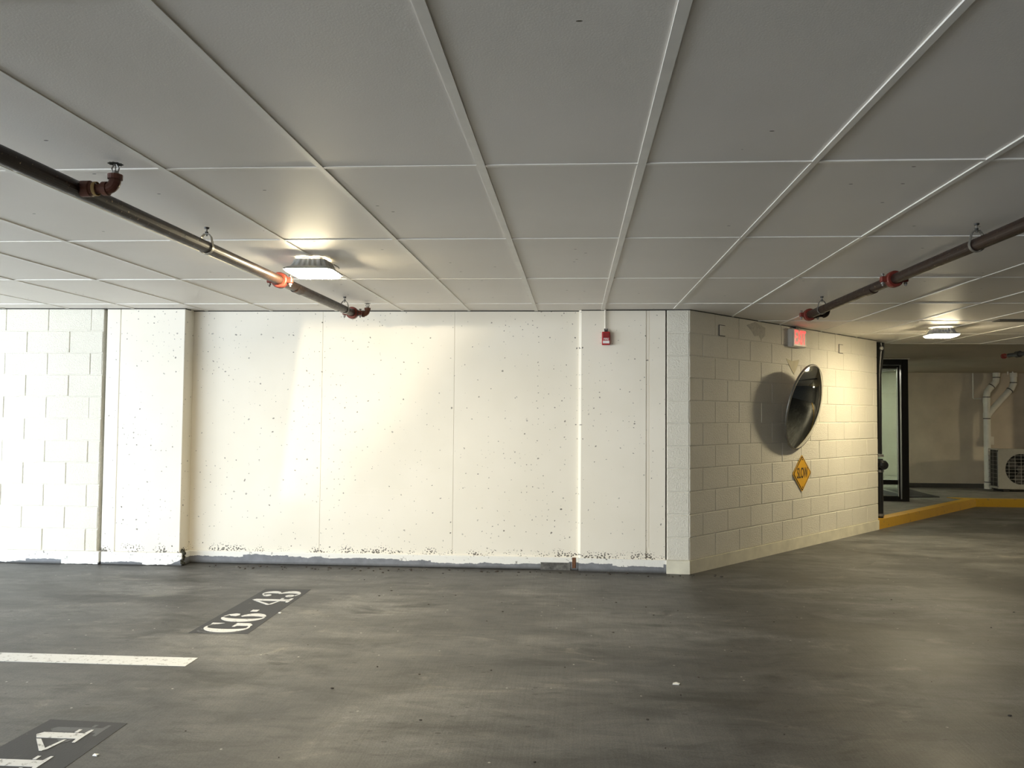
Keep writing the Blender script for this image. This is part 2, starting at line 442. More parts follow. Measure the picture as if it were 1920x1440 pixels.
bm = BM(); prism(bm, [(-.30, 6.941), (-.036, 6.939), (-.036, 6.95), (-.30, 6.95)], .0, .066); obj('bare_mortar', bm, simple('bare_mortar', (.11, .105, .095), .9, var=.5, sc=30, bump=.6), C.objects['baseboard_back'])
# right pilaster, eased left edge, double form line
bm = BM()
prism(bm, [(.03, 7.3), (.03, 6.945), (.052, 6.915), (.622, 6.905), (.622, 7.3)], Z0, CEIL)
prism(bm, [(.628, 7.3), (.628, 6.908), (.648, 6.908), (.648, 7.3)], Z0+.1, CEIL)
prism(bm, [(.654, 7.3), (.654, 6.905), (.792, 6.90), (.792, 7.3)], Z0, CEIL)
prism(bm, [(.62, 7.3), (.62, 6.912), (.66, 6.912), (.66, 7.3)], Z0, CEIL)
obj('trim_2', bm, M_WALL, kind='structure')
bm = BM(); prism(bm, [(.035, 7.3), (.035, 6.912), (.80, 6.885), (.80, 7.3)], 0, Z0); obj('baseboard_pier', bm, M_BASE, kind='structure')

# angled block wall
W1 = Vector((1.0, 6.88, 0)); W2 = Vector((3.70, 9.77, 0)); D = (W2-W1).normalized(); N = Vector((D.y, -D.x, 0)); LW = (W2-W1).length
WANG = math.atan2(D.y, D.x)
def onwall(s, off=0, z=0): p = W1+D*s+N*off; return Vector((p.x, p.y, z))
bm = BM()
q = [onwall(.006, -.006), onwall(LW-.006, -.006), Vector((3.694, 12.05, 0)), Vector((.83, 12.05, 0)), Vector((.806, 6.896, 0)), Vector((.99, 6.888, 0))]
prism(bm, [(p.x, p.y) for p in q], 0, CEIL)
wr = obj('wall_right', bm, M_MORTAR, kind='structure')
for i, (z, h) in enumerate(zs):
    top_i = len(zs)-1-i
    # end face beside the pilaster
    inst('block', blk(.196, h), wr, (.803, 6.886+random.uniform(-.001, .002), z), (0, 0, math.atan2(-.006, .2)))
    j = BL if top_i % 2 == 0 else .204
    cuts = [0]
    while j < LW-.06: cuts.append(j); j += BL
    cuts.append(LW)
    for a, b_ in zip(cuts, cuts[1:]):
        p = onwall(a, random.uniform(-.0015, .0015), z)
        inst('block', blk(b_-a, h), wr, p, (0, 0, WANG+random.uniform(-.0015, .0015)))
bm = BM()
q = [onwall(-.012, .008), onwall(LW+.004, .008), onwall(LW+.004, -.2), onwall(.15, -.2), Vector((.80, 7.0, 0)), Vector((.80, 6.873, 0)), Vector((1.0, 6.866, 0))]
prism(bm, [(p.x, p.y) for p in q], 0, Z0); obj('baseboard_right', bm, simple('base_cream', (.72, .68, .54), .6, var=.12, sc=6, bump=.5), kind='structure')
bm = BM()
for p in ([(-9, 6.795), (-4.26, 6.795), (-4.26, 6.9), (-9, 6.9)], [(-4.258, 6.799), (-3.523, 6.799), (-3.523, 6.9), (-4.258, 6.9)], [(-3.55, 6.961), (.04, 6.961), (.04, 7), (-3.55, 7)], [(.05, 6.912), (.803, 6.88), (1.003, 6.874), (1.0, 6.95), (.05, 6.95)]):
    prism(bm, p, CEIL-.007, CEIL+.004)
q = [onwall(-.002, .003), onwall(LW, .003), onwall(LW, -.1), onwall(.02, -.1)]; prism(bm, [(p.x, p.y) for p in q], CEIL-.006, CEIL+.004)
obj('trim_7', bm, M_GAP, kind='structure')
# side of the entrance recess and its rear (beyond the glass)
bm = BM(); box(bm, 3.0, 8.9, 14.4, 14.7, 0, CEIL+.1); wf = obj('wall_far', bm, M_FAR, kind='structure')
bm = BM(); box(bm, 8.45, 9.0, 13.95, 14.5, 0, CEIL+.1); obj('trim_shade_pier', bm, M_FAR, kind='structure')  # unseen pier added to cast shade on the right of the far wall
bm = BM(); box(bm, 9.0, 14.2, 14.4, 14.7, 0, CEIL+.1); obj('wall_far_right', bm, M_RAW, kind='structure')
bm = BM(); box(bm, 5.05, 8.45, 14.36, 14.41, .10, .185); obj('baseboard_far', bm, M_GAP, kind='structure')
bm = BM(); box(bm, 14.0, 14.2, -10, 14.5, 0, CEIL+.1); obj('wall_side', bm, M_RAW, kind='structure')
# rear of the garage, behind the camera: wall with the ramp mouth
SUNY = -9.0
def rear_wall():
    b = BM()
    box(b, -1.5, 14.1, SUNY-.2, SUNY, 0, CEIL+.1)
    box(b, -9.1, -6.7, SUNY-.2, SUNY, 0, CEIL+.1)
    box(b, -6.7, -1.5, SUNY-.2, SUNY, 2.2, CEIL+.1)
    box(b, -6.7, -4.2, SUNY-.2, SUNY, 0, .60)  # sill added to cut off the sun patch below
    return b
obj('wall_rear', rear_wall(), M_RAW, kind='structure')
# unseen column and outdoor slab, both added to shape the low sun patch
bm = BM(); vs = [bm.verts.new(p) for p in [(-5.2, -1.4, 0), (-4.60, -1.4, 0), (-4.60, -1.0, 0), (-5.2, -1.0, 0), (-5.2, -1.4, CEIL), (-4.33, -1.4, CEIL), (-4.33, -1.0, CEIL), (-5.2, -1.0, CEIL)]]
for q in [(0,3,2,1),(4,5,6,7),(0,1,5,4),(1,2,6,5),(2,3,7,6),(3,0,4,7)]: bm.faces.new([vs[i] for i in q])
obj('trim_sun_blocker', bm, M_WALL, kind='structure')
bm = BM(); A = [(-14.6, -.1), (-13.75, .70), (-12.25, 2.26), (-9.0, 5.6), (24, 5.6), (24, -.1)]
a_ = [bm.verts.new((x, -45, z)) for x, z in A]; b_ = [bm.verts.new((x, -45.6, z)) for x, z in A]
bm.faces.new(a_); bm.faces.new(b_[::-1])
for i in range(len(A)): bm.faces.new((a_[i], a_[(i+1) % len(A)], b_[(i+1) % len(A)], b_[i]))
obj('wall_sun_blocker', bm, M_WALL, kind='structure')
bm = BM(); box(bm, -9.2, -9.0, -9, -7.0, 0, CEIL+.1); box(bm, -9.2, -9.0, -7.0, 6.3, 2.2, CEIL+.1); box(bm, -9.2, -9.0, 6.3, 7.2, 0, CEIL+.1)
obj('wall_open_side', bm, M_RAW, kind='structure')

# sidewalk slab with painted curb
bm = BM()
K = onwall(LW+3.54, 0)
cpoly = [(3.70, 9.79), (6.14, 12.40), (13.9, 12.40), (13.9, 14.45), (3.2, 14.45), (3.2, 12.1), (3.70, 12.1)]
prism(bm, cpoly, 0, .11); sw = obj('sidewalk', bm, M_SIDEWALK, kind='structure')
n1 = Vector((2.61, -2.44, 0)).normalized()
bm = BM(); a, b_ = Vector((3.704, 9.79, 0)), Vector((6.16, 12.41, 0)); t_ = (b_-a).normalized(); nn = Vector((t_.y, -t_.x, 0))
prism(bm, [tuple((a+nn*.012).xy), tuple((b_+nn*.012+t_*.03).xy), tuple((b_-nn*.13+t_*.03).xy), tuple((a-nn*.13).xy)], 0, .118)
obj('curb_stone', bm, M_YEL, sw)
bm = BM(); prism(bm, [(5.86, 12.52), (6.05, 12.385), (13.9, 12.385), (13.9, 12.52)], 0, .120); obj('curb_stone', bm, M_YEL, sw)
bm = BM(); prism(bm, [(5.82, 12.60), (5.98, 12.46), (6.3, 12.5), (5.9, 12.60)], .05, .119); obj('curb_stone', bm, M_YEL, sw)

# ------------------------------------------------------------------ ceiling: boards in a tee grid
bm = BM(); box(bm, -9.2, 14.2, -9.2, 10.17, CEIL+.02, CEIL+.25)
ceil = obj('ceiling', bm, M_CEIL, kind='structure')
colx = lambda c: -1.5749+.61*c+(-.015 if c == 3 else 0)
rowy = lambda r_: 2.8476+1.22*r_
C0, C1, R0, R1 = -9, 17, -1, 6
def tile_mesh(L):
    b = BM(); box(b, .002, L-.002, .002, 1.218, 0, .012)
    bmesh.ops.recalc_face_normals(b, faces=b.faces)
    me = bpy.data.meshes.new('ceiling_board'); b.to_mesh(me); b.free(); me.materials.append(M_CEIL); return me
tm1 = tile_mesh(.61)
for c in range(C0, C1):
    for r_ in range(R0, R1):
        x, y = colx(c), rowy(r_)
        cx_, cy_ = x+.305, y+.61
        # boards only over the garage, not over the solid part of the building
        if cy_ > 7.35 and (cx_ < .9): continue
        if cy_ > 7.3 and (Vector((cx_, cy_, 0))-W1).dot(N) < -.55 and cx_ < 3.6: continue
        inst('ceiling_board', tm1, ceil, (x, y, CEIL+.001+random.uniform(0, .0015)), (random.uniform(-.001, .001), random.uniform(-.002, .002), 0), ((colx(c+1)-x)/.61, 1, 1))
for c in range(C0, C1+1):
    wdt = .0155 if c in (2, 3) else .0115
    y0_, y1_ = rowy(R0), rowy(R1)
    x = colx(c)
    if x < .8: y1_ = 7.0
    elif x < 3.7: y1_ = 6.88+(x-1.0)*2.89/2.7+.1
    b = BM(); box(b, x-wdt, x+wdt, y0_, y1_, CEIL-.003, CEIL+.006); obj('ceiling_tee', b, M_TEE, ceil)
for r_ in range(R0, R1+1):
    y = rowy(r_); x0_ = colx(C0)
    if y > 7: x0_ = 1.0+(y-6.88)*2.7/2.89-.05
    b = BM(); box(b, x0_, colx(C1), y-.010, y+.010, CEIL-.0025, CEIL+.006); obj('ceiling_tee', b, M_TEE, ceil)
# sloped soffit beyond the last row
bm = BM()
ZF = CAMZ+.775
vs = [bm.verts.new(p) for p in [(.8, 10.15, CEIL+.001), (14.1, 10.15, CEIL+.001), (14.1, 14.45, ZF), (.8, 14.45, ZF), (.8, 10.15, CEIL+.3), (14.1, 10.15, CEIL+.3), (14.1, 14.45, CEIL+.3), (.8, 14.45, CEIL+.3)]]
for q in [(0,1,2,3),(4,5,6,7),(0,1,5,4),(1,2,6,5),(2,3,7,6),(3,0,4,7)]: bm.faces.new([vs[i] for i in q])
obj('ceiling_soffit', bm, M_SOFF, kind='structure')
# open joint where a board hangs low, beyond the right pipe
bm = BM(); box(bm, 4.02, 4.62, 7.60, 7.74, CEIL-.008, CEIL+.01); obj('board_gap', bm, M_GAP, ceil)

# ------------------------------------------------------------------ floor markings
def ring(cx, cy, ro, qo, ri, qi, a0, a1, n=14, sh=0):
    out = []
    for i in range(n+1):
        t = math.radians(a0+(a1-a0)*i/n); out.append((cx+ro*math.cos(t), cy+qo*math.sin(t)))
    for i in range(n, -1, -1):
        t = math.radians(a0+(a1-a0)*i/n); out.append((cx+sh+ri*math.cos(t), cy+qi*math.sin(t)))
    return out
GL = {  # stencil letters in a box w .70 x h 1
 'G': [ring(.36, .5, .36, .50, .125, .45, 78, 285, 22), [(.42, .99), (.55, .93), (.60, .80), (.68, .70), (.68, .98), (.60, .98), (.56, .94)],
       [(.42, .03), (.58, .02), (.70, .12), (.70, .42), (.42, .42), (.42, .36), (.50, .34), (.50, .10)]],
 '6': [ring(.36, .5, .36, .50, .125, .45, 95, 280, 20), ring(.40, .30, .30, .30, .07, .25, -75, 80, 14),
       [(.40, .995), (.58, .93), (.66, .80), (.64, .70), (.52, .66), (.44, .72), (.46, .84), (.52, .90), (.42, .95)]],
 '-': [[(.05, .40), (.33, .40), (.33, .56), (.05, .56)]],
 '4': [[(.40, .0), (.58, .0), (.58, .92), (.50, 1.0), (.40, .90)], [(.62, .0), (.70, .0), (.70, .06), (.58, .09), (.40, .09), (.28, .06), (.28, .0)],
       [(.60, .24), (.70, .24), (.70, .31), (.60, .31)], [(.36, .86), (.36, .76), (.09, .41), (0, .38), (0, .44)], [(0, .40), (.05, .33), (.36, .24), (.36, .30), (.09, .40)]],
 '3': [ring(.34, .27, .34, .27, .09, .23, -88, 84, 16), ring(.34, .76, .30, .24, .07, .20, -84, 88, 16),
       ring(.14, .20, .13, .11, .0, .0, 0, 350, 12), ring(.16, .80, .12, .10, .0, .0, 0, 350, 12), [(.14, .06), (.32, .0), (.32, .04), (.20, .10)], [(.14, .92), (.32, 1.0), (.32, .965), (.22, .9)]],
}
def glyph(ch, parent, x_low, x_top, y0, w, z, m, name='painted_character'):
    """letter height runs from x_low (foot) to x_top (head, smaller x); reading direction is +y"""
    b = BM(); hx = x_top-x_low
    for k, poly in enumerate(GL[ch]):
        vs = []
        pts = [(x_low+v*hx, y0+u_/.70*w) for u_, v in poly]
        va = [b.verts.new((x, y, z+k*.00012)) for x, y in pts]
        try: fc = b.faces.new(va)
        except ValueError: continue
    bmesh.ops.triangulate(b, faces=b.faces[:])
    for f_ in b.faces:
        if f_.normal.z < 0: f_.normal_flip()
    ext = bmesh.ops.extrude_face_region(b, geom=b.faces[:])
    for v in [g for g in ext['geom'] if isinstance(g, bmesh.types.BMVert)]: v.co.z += .0003 if m is M_GHOST else .0012
    return obj(name, b, m, parent)
sn = empty('stall_number', (0, 0, 0), label='white stencilled stall number G6-43 on a dark painted rectangle', cat='floor marking')
bm = BM(); prism(bm, [(-2.405, 4.775), (-2.03, 4.785), (-2.05, 6.01), (-2.405, 5.995)], .0003, .0012); obj('blackout_patch', bm, M_PATCH, sn)
for ch, y0, w in (('G', 4.80, .215), ('6', 5.045, .215), ('-', 5.30, .12), ('4', 5.50, .20), ('3', 5.735, .20)):
    glyph(ch, sn, -2.075, -2.365, y0, w, .0013, M_WHITE)
glyph('G', sn, -2.09, -2.375, 4.775, .10, .00125, M_GHOST, 'ghost_character')
sn2 = empty('stall_number', (0, 0, 0), label='worn white stencilled 4 on a dark patch, stall number cut off by the frame', cat='floor marking')
bm = BM(); prism(bm, [(-2.40, 2.2), (-1.96, 2.2), (-1.975, 3.39), (-2.34, 3.405)], .0003, .0012); obj('blackout_patch', bm, M_PATCH, sn2)
for ch, y0 in (('4', 3.09), ('4', 2.83), ('-', 2.62), ('6', 2.36)):
    glyph(ch, sn2, -2.075, -2.29, y0, .215, .0016, M_WHITE)
glyph('4', sn2, -2.03, -2.27, 3.17, .19, .00125, M_GHOST, 'ghost_character')
bm = BM(); box(bm, -7.6, -2.107, 4.155, 4.30, .0004, .0018)
sl = obj('stall_line', bm, M_WHITE, label='long straight white stall line painted across the floor, worn at its end', cat='line')

# ------------------------------------------------------------------ LED canopy lamps
def make_lamp(loc, rz, label, led=None):
    root = empty('canopy_lamp', loc, rz, label=label, cat='lamp', group='square canopy lamps under the ceiling')
    b = BM(); box(b, -.075, .075, -.075, .075, -.008, 0, .002); obj('mounting_plate', b, M_WHITEMETAL, root)
    b = BM(); loft(b, [(.082, -.006), (.098, -.010), (.118, -.052), (.126, -.062)], 96, 6, .05); obj('housing', b, M_HOUSE, root)
    b = BM(); loft(b, [(.10, -.058), (.128, -.060), (.148, -.070), (.148, -.078), (.13, -.078)], 64, 9); obj('rim', b, M_HOUSE, root, smooth=False)
    b = BM(); loft(b, [(.143, -.076), (.138, -.086), (.120, -.096), (.08, -.100), (.04, -.102), (0, -.102)], 48, 9); obj('diffuser', b, led or M_LEDW, root, smooth=True, label='glowing white diffuser')
    b = BM(); tube(b, [(.10, .08, -.012), (.13, .08, -.030), (.13, .09, -.036)], .004, 6); obj('clip', b, M_ALU, root)
    b = BM(); tube(b, [(-.10, .09, -.012), (-.115, .09, -.03)], .004, 6); obj('clip', b, M_ALU, root)
    return root
HANG = CEIL-.004
make_lamp((-1.587, 4.59, HANG), .03, 'square canopy lamp beside the left sprinkler pipe, brightly lit')
make_lamp((3.80, 8.30, HANG), -.12, 'square canopy lamp beyond the end of the angled block wall, near the glass door')
M_LEDD = M_LEDW.copy(); M_LEDD.node_tree.nodes['Principled BSDF'].inputs['Emission Strength'].default_value = 420
make_lamp((11.4, 11.9, HANG-.12), 0, 'square canopy lamp out of view lighting the far wall from the side', M_LEDD)
for x, y, w_ in ((-3.0, -3.5, 'in the bay behind the viewpoint, nearer the open side'),):
    make_lamp((x, y, HANG+.004), 0, 'square canopy lamp '+w_)

# ------------------------------------------------------------------ sprinkler pipes
PZ = CEIL-.105; PR = .0305
def coupling(root, y, x=0, ax_rot=0):
    b = BM()
    lathe(b, [(PR+.001, -.026), (PR+.014, -.026), (PR+.019, -.018), (PR+.019, .018), (PR+.014, .026), (PR+.001, .026)], 28, (x, y, 0), 'y')
    for s in (-1, 1):
        box(b, x+s*(PR+.030)-.019, x+s*(PR+.030)+.019, y-.016, y+.016, -.017, .017, .004)
    o = obj('coupling', b, M_COUP, root)
    for s in (-1, 1):
        b = BM(); tube(b, [(x+s*(PR+.036), y, -.040), (x+s*(PR+.036), y, .028)], .006, 8)
        lathe(b, [(0, .026), (.011, .026), (.011, .034), (0, .034)], 6, (x+s*(PR+.036), y, 0)); lathe(b, [(0, -.029), (.011, -.029), (.011, -.020), (0, -.020)], 6, (x+s*(PR+.036), y, 0))
        obj('bolt', b, M_STEEL, o)
def head(root, x, y, up):
    """elbow rising from a side outlet at x, with an upright sprinkler head"""
    b = BM(); tube(b, arc_pts((x-.032, y, .032), .032, -PI/2, 0, 6)+[(x, y, .046)], [.021]*7+[.022], 16)
    lathe(b, [(.021, 0), (.026, 0), (.026, .018), (.021, .018)], 16, (x, y, .034)); lathe(b, [(.021, 0), (.026, 0), (.026, .018), (.021, .018)], 16, (x-.044, y, 0), 'x')
    obj('elbow', b, M_RUST, root, smooth=False)
    b = BM(); lathe(b, [(0, .050), (.013, .050), (.013, .060), (.008, .062), (.008, .066), (0, .066)], 10, (x, y, 0))
    for s in (-1, 1): tube(b, [(x+s*.010, y, .060), (x+s*.014, y, .075), (x+s*.004, y, up-.006)], .0028, 6)
    tube(b, [(x, y, .064), (x, y, up-.004)], .002, 6)
    h = obj('sprinkler_head', b, M_STEEL, root)
    b = BM()
    prof = []
    n = 24
    c0 = b.verts.new((x, y, up)); rim = []
    for k in range(n):
        rr = .029 if k % 2 else .024
        rim.append(b.verts.new((x+rr*math.cos(2*PI*k/n), y+rr*math.sin(2*PI*k/n), up-.005)))
    for k in range(n): b.faces.new((c0, rim[k], rim[(k+1) % n]))
    bmesh.ops.solidify(b, geom=b.faces[:], thickness=.002)
    obj('deflector', b, M_IRON, h)
def hanger(x, y, label, rot=0):
    root = empty('pipe_hanger', (x, y, PZ), rot, label=label, cat='hanger')
    b = BM(); R_ = PR+.005
    pts = arc_pts((0, 0, 0), R_, math.radians(-200), math.radians(20), 18)
    pts = [(-.012, 0, .066), (-.024, 0, .052)]+pts+[(.024, 0, .052), (.012, 0, .066)]
    # flat steel strap drawn as a thin band
    for a, b_ in zip(pts, pts[1:]):
        a, b_ = Vector(a), Vector(b_); d = (b_-a).normalized(); n_ = Vector((-d.z, 0, d.x))*.0015
        vv = [b.verts.new(p+Vector((0, s, 0))) for s in (-.010, .010) for p in (a-n_, b_-n_, b_+n_, a+n_)]
        for q in [(0,3,2,1),(4,5,6,7),(0,1,5,4),(1,2,6,5),(2,3,7,6),(3,0,4,7)]: b.faces.new([vv[i] for i in q])
    box(b, -.013, .013, -.010, .010, .064, .068)
    obj('strap', b, M_STEEL, root)
    b = BM(); tube(b, [(0, 0, .056), (0, 0, CEIL-PZ-.004)], .0045, 8); obj('rod', b, M_STEEL, root)
    b = BM(); lathe(b, [(0, .068), (.009, .068), (.009, .077), (0, .077)], 6); lathe(b, [(0, .090), (.011, .092), (.013, CEIL-PZ-.0045), (0, CEIL-PZ-.0045)], 12); obj('nut', b, M_IRON, root)
    return root
# left
lp = empty('sprinkler_pipe', (-1.845, 0, PZ), label='dark red sprinkler pipe running past the lit lamp on the left', cat='pipe')
bm = BM(); tube(bm, [(0, 1.2, 0), (0, 6.36, 0)], PR, 24); lathe(bm, [(0, 0), (PR, 0), (PR-.006, .012), (0, .014)], 24, (0, 6.36, 0), 'y'); obj('pipe_run', bm, M_PIPE, lp, smooth=False)
coupling(lp, 4.72); coupling(lp, 6.30)
bm = BM(); lathe(bm, [(.021, .0), (.030, .0), (.030, .034), (.024, .036), (.0235, .046), (.017, .046), (.017, .085)], 18, (.02, 2.74, 0), 'x'); obj('outlet', bm, M_RUST, lp)
bm = BM(); lathe(bm, [(.0245, 0), (.0265, .002), (.0265, .012), (.0245, .014)], 18, (.066, 2.74, 0), 'x'); obj('sealant_ring', bm, simple('yellow_sealant', (.38, .25, .09), .6), lp)
head(lp, .145, 2.74, CEIL-PZ-.008)
bm = BM(); lathe(bm, [(.021, .0), (.026, .0), (.026, .03), (.017, .03), (.017, .06)], 18, (.02, 6.30, 0), 'x'); obj('outlet', bm, M_PIPE, lp)
head(lp, .105, 6.38, CEIL-PZ-.010)
for y in (5.02,):
    b = BM(); tube(b, [(0, y-.05, -.006), (0, y+.06, -.006)], PR+.001, 20); obj('welded_tee', b, M_PIPE, lp)
hanger(-1.845, 3.75, 'steel strap hanger on the left sprinkler pipe in front of the lamp')
hanger(-1.845, 6.08, 'steel strap hanger on the left sprinkler pipe close to its elbowed end')
# right
rp = empty('sprinkler_pipe', (1.90, 0, PZ), label='dark red sprinkler pipe at the upper right, ending above the exit sign', cat='pipe')
bm = BM(); tube(bm, [(0, 1.2, 0), (0, 6.46, 0)], PR, 24); lathe(bm, [(0, 0), (PR, 0), (PR-.006, .012), (0, .014)], 24, (0, 6.46, 0), 'y'); obj('pipe_run', bm, M_PIPE, rp)
coupling(rp, 4.74); coupling(rp, 6.42)
bm = BM(); lathe(bm, [(.020, .0), (.028, .0), (.028, .03), (.018, .032), (.018, .09)], 18, (.02, 6.40, -.004), 'x'); obj('outlet', bm, M_PIPE, rp)
bm = BM(); tube(bm, arc_pts((.10, 6.40, .03), .034, -PI/2, 0, 6)+[(.134, 6.40, .05)], .025, 16); obj('elbow', bm, M_PIPE, rp)
b = BM(); tube(b, [(0, 5.05, -.006), (0, 5.16, -.006)], PR+.001, 20); obj('welded_tee', b, M_PIPE, rp)
hanger(1.90, 3.78, 'steel strap hanger on the right sprinkler pipe near the frame edge')
hanger(1.90, 6.10, 'steel strap hanger on the right sprinkler pipe close to its capped end')
# third branch deeper in
tp = empty('sprinkler_pipe', (5.50, 0, CAMZ+.775), label='dark sprinkler pipe with red end cap above the white drain pipes', cat='pipe')
bm = BM(); tube(bm, [(0, 6.5, 0), (0, 10.2, 0)], .026, 16); lathe(bm, [(.012, 0), (.04, .0), (.04, .07), (.03, .09), (.012, .10)], 16, (0, 9.95, 0), 'y'); obj('pipe_run', bm, M_IRON, tp)
bm = BM(); tube(bm, [(0, 10.18, 0), (0, 10.30, 0)], [.014, .012], 10); lathe(bm, [(0, 0), (.034, 0), (.034, .03), (0, .03)], 16, (0, 10.3, 0), 'y'); obj('end_cap', bm, M_COUP, tp, label='dull red end cap')

# ------------------------------------------------------------------ fire alarm box on the right pilaster
ay = 6.905
fa = empty('fire_alarm', (.262, ay, CAMZ+.605), label='small red fire alarm box on the pilaster under a thin conduit', cat='alarm')
bm = BM(); box(bm, -.030, .042, -.045, -.001, 0, .116, .005); obj('housing', bm, M_RED, fa)
bm = BM(); box(bm, -.022, .036, -.050, -.044, .062, .108, .003); obj('horn', bm, simple('dark_red', (.25, .01, .012), .4), fa)
bm = BM(); box(bm, -.022, .036, -.0475, -.044, .012, .036); obj('label_strip', bm, M_WTXT, fa)
me = text_mesh('FIRE', .026, .0008); 
for v in me.vertices: v.co = Vector((v.co.x+.007, -v.co.z-.0462, v.co.y+.050))
obj('lettering', me, M_WTXT, fa)
bm = BM(); box(bm, -.008, .022, -.034, -.008, .114, .134, .003); tube(bm, [(-.003, -.02, .13), (-.003, -.02, .146)], .006, 8); tube(bm, [(.016, -.02, .13), (.016, -.02, .144)], .005, 8); obj('connector', bm, M_IRON, fa)
bm = BM(); tube(bm, [(.0, -.016, .130), (.0, -.016, CEIL-(CAMZ+.605)-.001)], .0085, 10); obj('conduit', bm, M_WALL, fa)

# ------------------------------------------------------------------ things on the angled wall
def wall_empty(name, s, off, z, **k):
    p = onwall(s, off, z); return empty(name, p, WANG, **k)     # local x along wall, local -y out of the wall
# exit sign
ex = wall_empty('exit_sign', 1.872, 0, CAMZ+.70, label='white exit sign box with glowing red EXIT letters above the convex mirror', cat='sign')
bm = BM(); box(bm, -.145, .145, -.068, -.001, 0, .19, .012); obj('housing', bm, M_WHITEMETAL, ex)
bm = BM(); box(bm, -.130, .130, -.0705, -.066, .012, .178, .002); obj('face', bm, M_EXITW, ex)
me = text_mesh('EXIT', .205, .0003, .57)
for v in me.vertices: v.co = Vector((v.co.x*1.0, -v.co.z-.0715, v.co.y+.095))
obj('lettering', me, M_EXITR, ex, label='glowing red letters EXIT')
bm = BM(); box(bm, -.03, .03, -.04, -.002, .19, CEIL-CAMZ-.70-.001, .002); obj('mount', bm, M_IRON, ex)
# SLOW sign
ss = wall_empty('slow_sign', 2.013, 0, CAMZ-.613, label='yellow diamond SLOW sign on the block wall under the mirror', cat='sign')
def diamond(b, hx, hz, y0, y1, rc=.02):
    pts = []
    corners = [(0, -hz), (hx, 0), (0, hz), (-hx, 0)]
    for k in range(4):
        c = Vector(corners[k]); pv = (Vector(corners[k-1])-c).normalized(); nx = (Vector(corners[(k+1) % 4])-c).normalized()
        for t in range(5):
            u_ = t/4; p = (c+pv*rc)*(1-u_)**2+c*2*u_*(1-u_)+(c+nx*rc)*u_*u_; pts.append(p)
    A = [b.verts.new((p.x, y0, p.y)) for p in pts]; B_ = [b.verts.new((p.x, y1, p.y)) for p in pts]
    b.faces.new(A); b.faces.new(B_[::-1]); n = len(pts)
    for i in range(n): b.faces.new((A[i], A[(i+1) % n], B_[(i+1) % n], B_[i]))
bm = BM(); diamond(bm, .200, .195, -.011, -.008); obj('plate', bm, M_SIGN, ss)
bm = BM(); diamond(bm, .188, .183, -.0125, -.0112); obj('border', bm, M_INK, ss)
bm = BM(); diamond(bm, .174, .169, -.0137, -.0127); obj('field', bm, M_SIGN, ss)
me = text_mesh('SLOW', .118, .0005, .70)
for v in me.vertices: v.co = Vector((v.co.x, -v.co.z-.0144, v.co.y*1.30))
obj('lettering', me, M_INK, ss, label='black letters SLOW')
for zz in (-.145, .145):
    bm = BM(); lathe(bm, [(0, 0), (.007, 0), (.007, .016), (0, .016)], 8, (0, -.017, zz), 'y'); obj('screw', bm, M_INK, ss)
# small cover plates and the triangular smear
for s, z0_, lab in ((.51, CAMZ+.722, 'small blank cover plate near the corner of the angled wall'), (2.96, CAMZ+.705, 'small blank cover plate near the far end of the angled wall')):
    cp = wall_empty('cover_plate', s, 0, z0_, label=lab, cat='plate')
    bm = BM(); box(bm, -.052, .052, -.006, -.0005, -.001, .103, .002); obj('gasket', bm, M_GAP, cp)
    bm = BM(); box(bm, -.046, .046, -.010, -.0055, .005, .097, .002); obj('plate', bm, M_BLOCK, cp)
bm = BM()
tri = [(-.15, .10), (-.03, .08), (.13, .10), (.10, .04), (.05, -.02), (.02, -.06), (-.04, -.01), (-.10, .05)]
A = [bm.verts.new((x, -.003, z)) for x, z in tri]; B_ = [bm.verts.new((x, -.001, z)) for x, z in tri]
bm.faces.new(A); bm.faces.new(B_[::-1])
for i in range(len(tri)): bm.faces.new((A[i], A[(i+1) % len(tri)], B_[(i+1) % len(tri)], B_[i]))
o = obj('adhesive_patch', bm, simple('glue_smear', (.52, .47, .32), .7, var=.1), label='faded triangular glue smear on the blocks below the exit sign', cat='patch'); o.location = onwall(1.85, 0, CAMZ+.48); o.rotation_euler = (0, 0, WANG)
bm = BM(); tri = [(-.18, .045), (-.02, .09), (.17, .045), (.165, -.03), (.09, -.075), (.05, -.04), (-.03, -.05), (-.09, .0)]
A = [bm.verts.new((x, -.0028, z)) for x, z in tri]; B_ = [bm.verts.new((x, -.001, z)) for x, z in tri]
bm.faces.new(A); bm.faces.new(B_[::-1])
for i in range(len(tri)): bm.faces.new((A[i], A[(i+1) % len(tri)], B_[(i+1) % len(tri)], B_[i]))
o = obj('bare_patch', bm, simple('scraped_paint', (.50, .47, .40), .7, var=.15, sc=30), label='scraped grey patch at the top of the angled wall left of the exit sign', cat='patch'); o.location = onwall(1.12, 0, CAMZ+.815); o.rotation_euler = (0, 0, WANG)
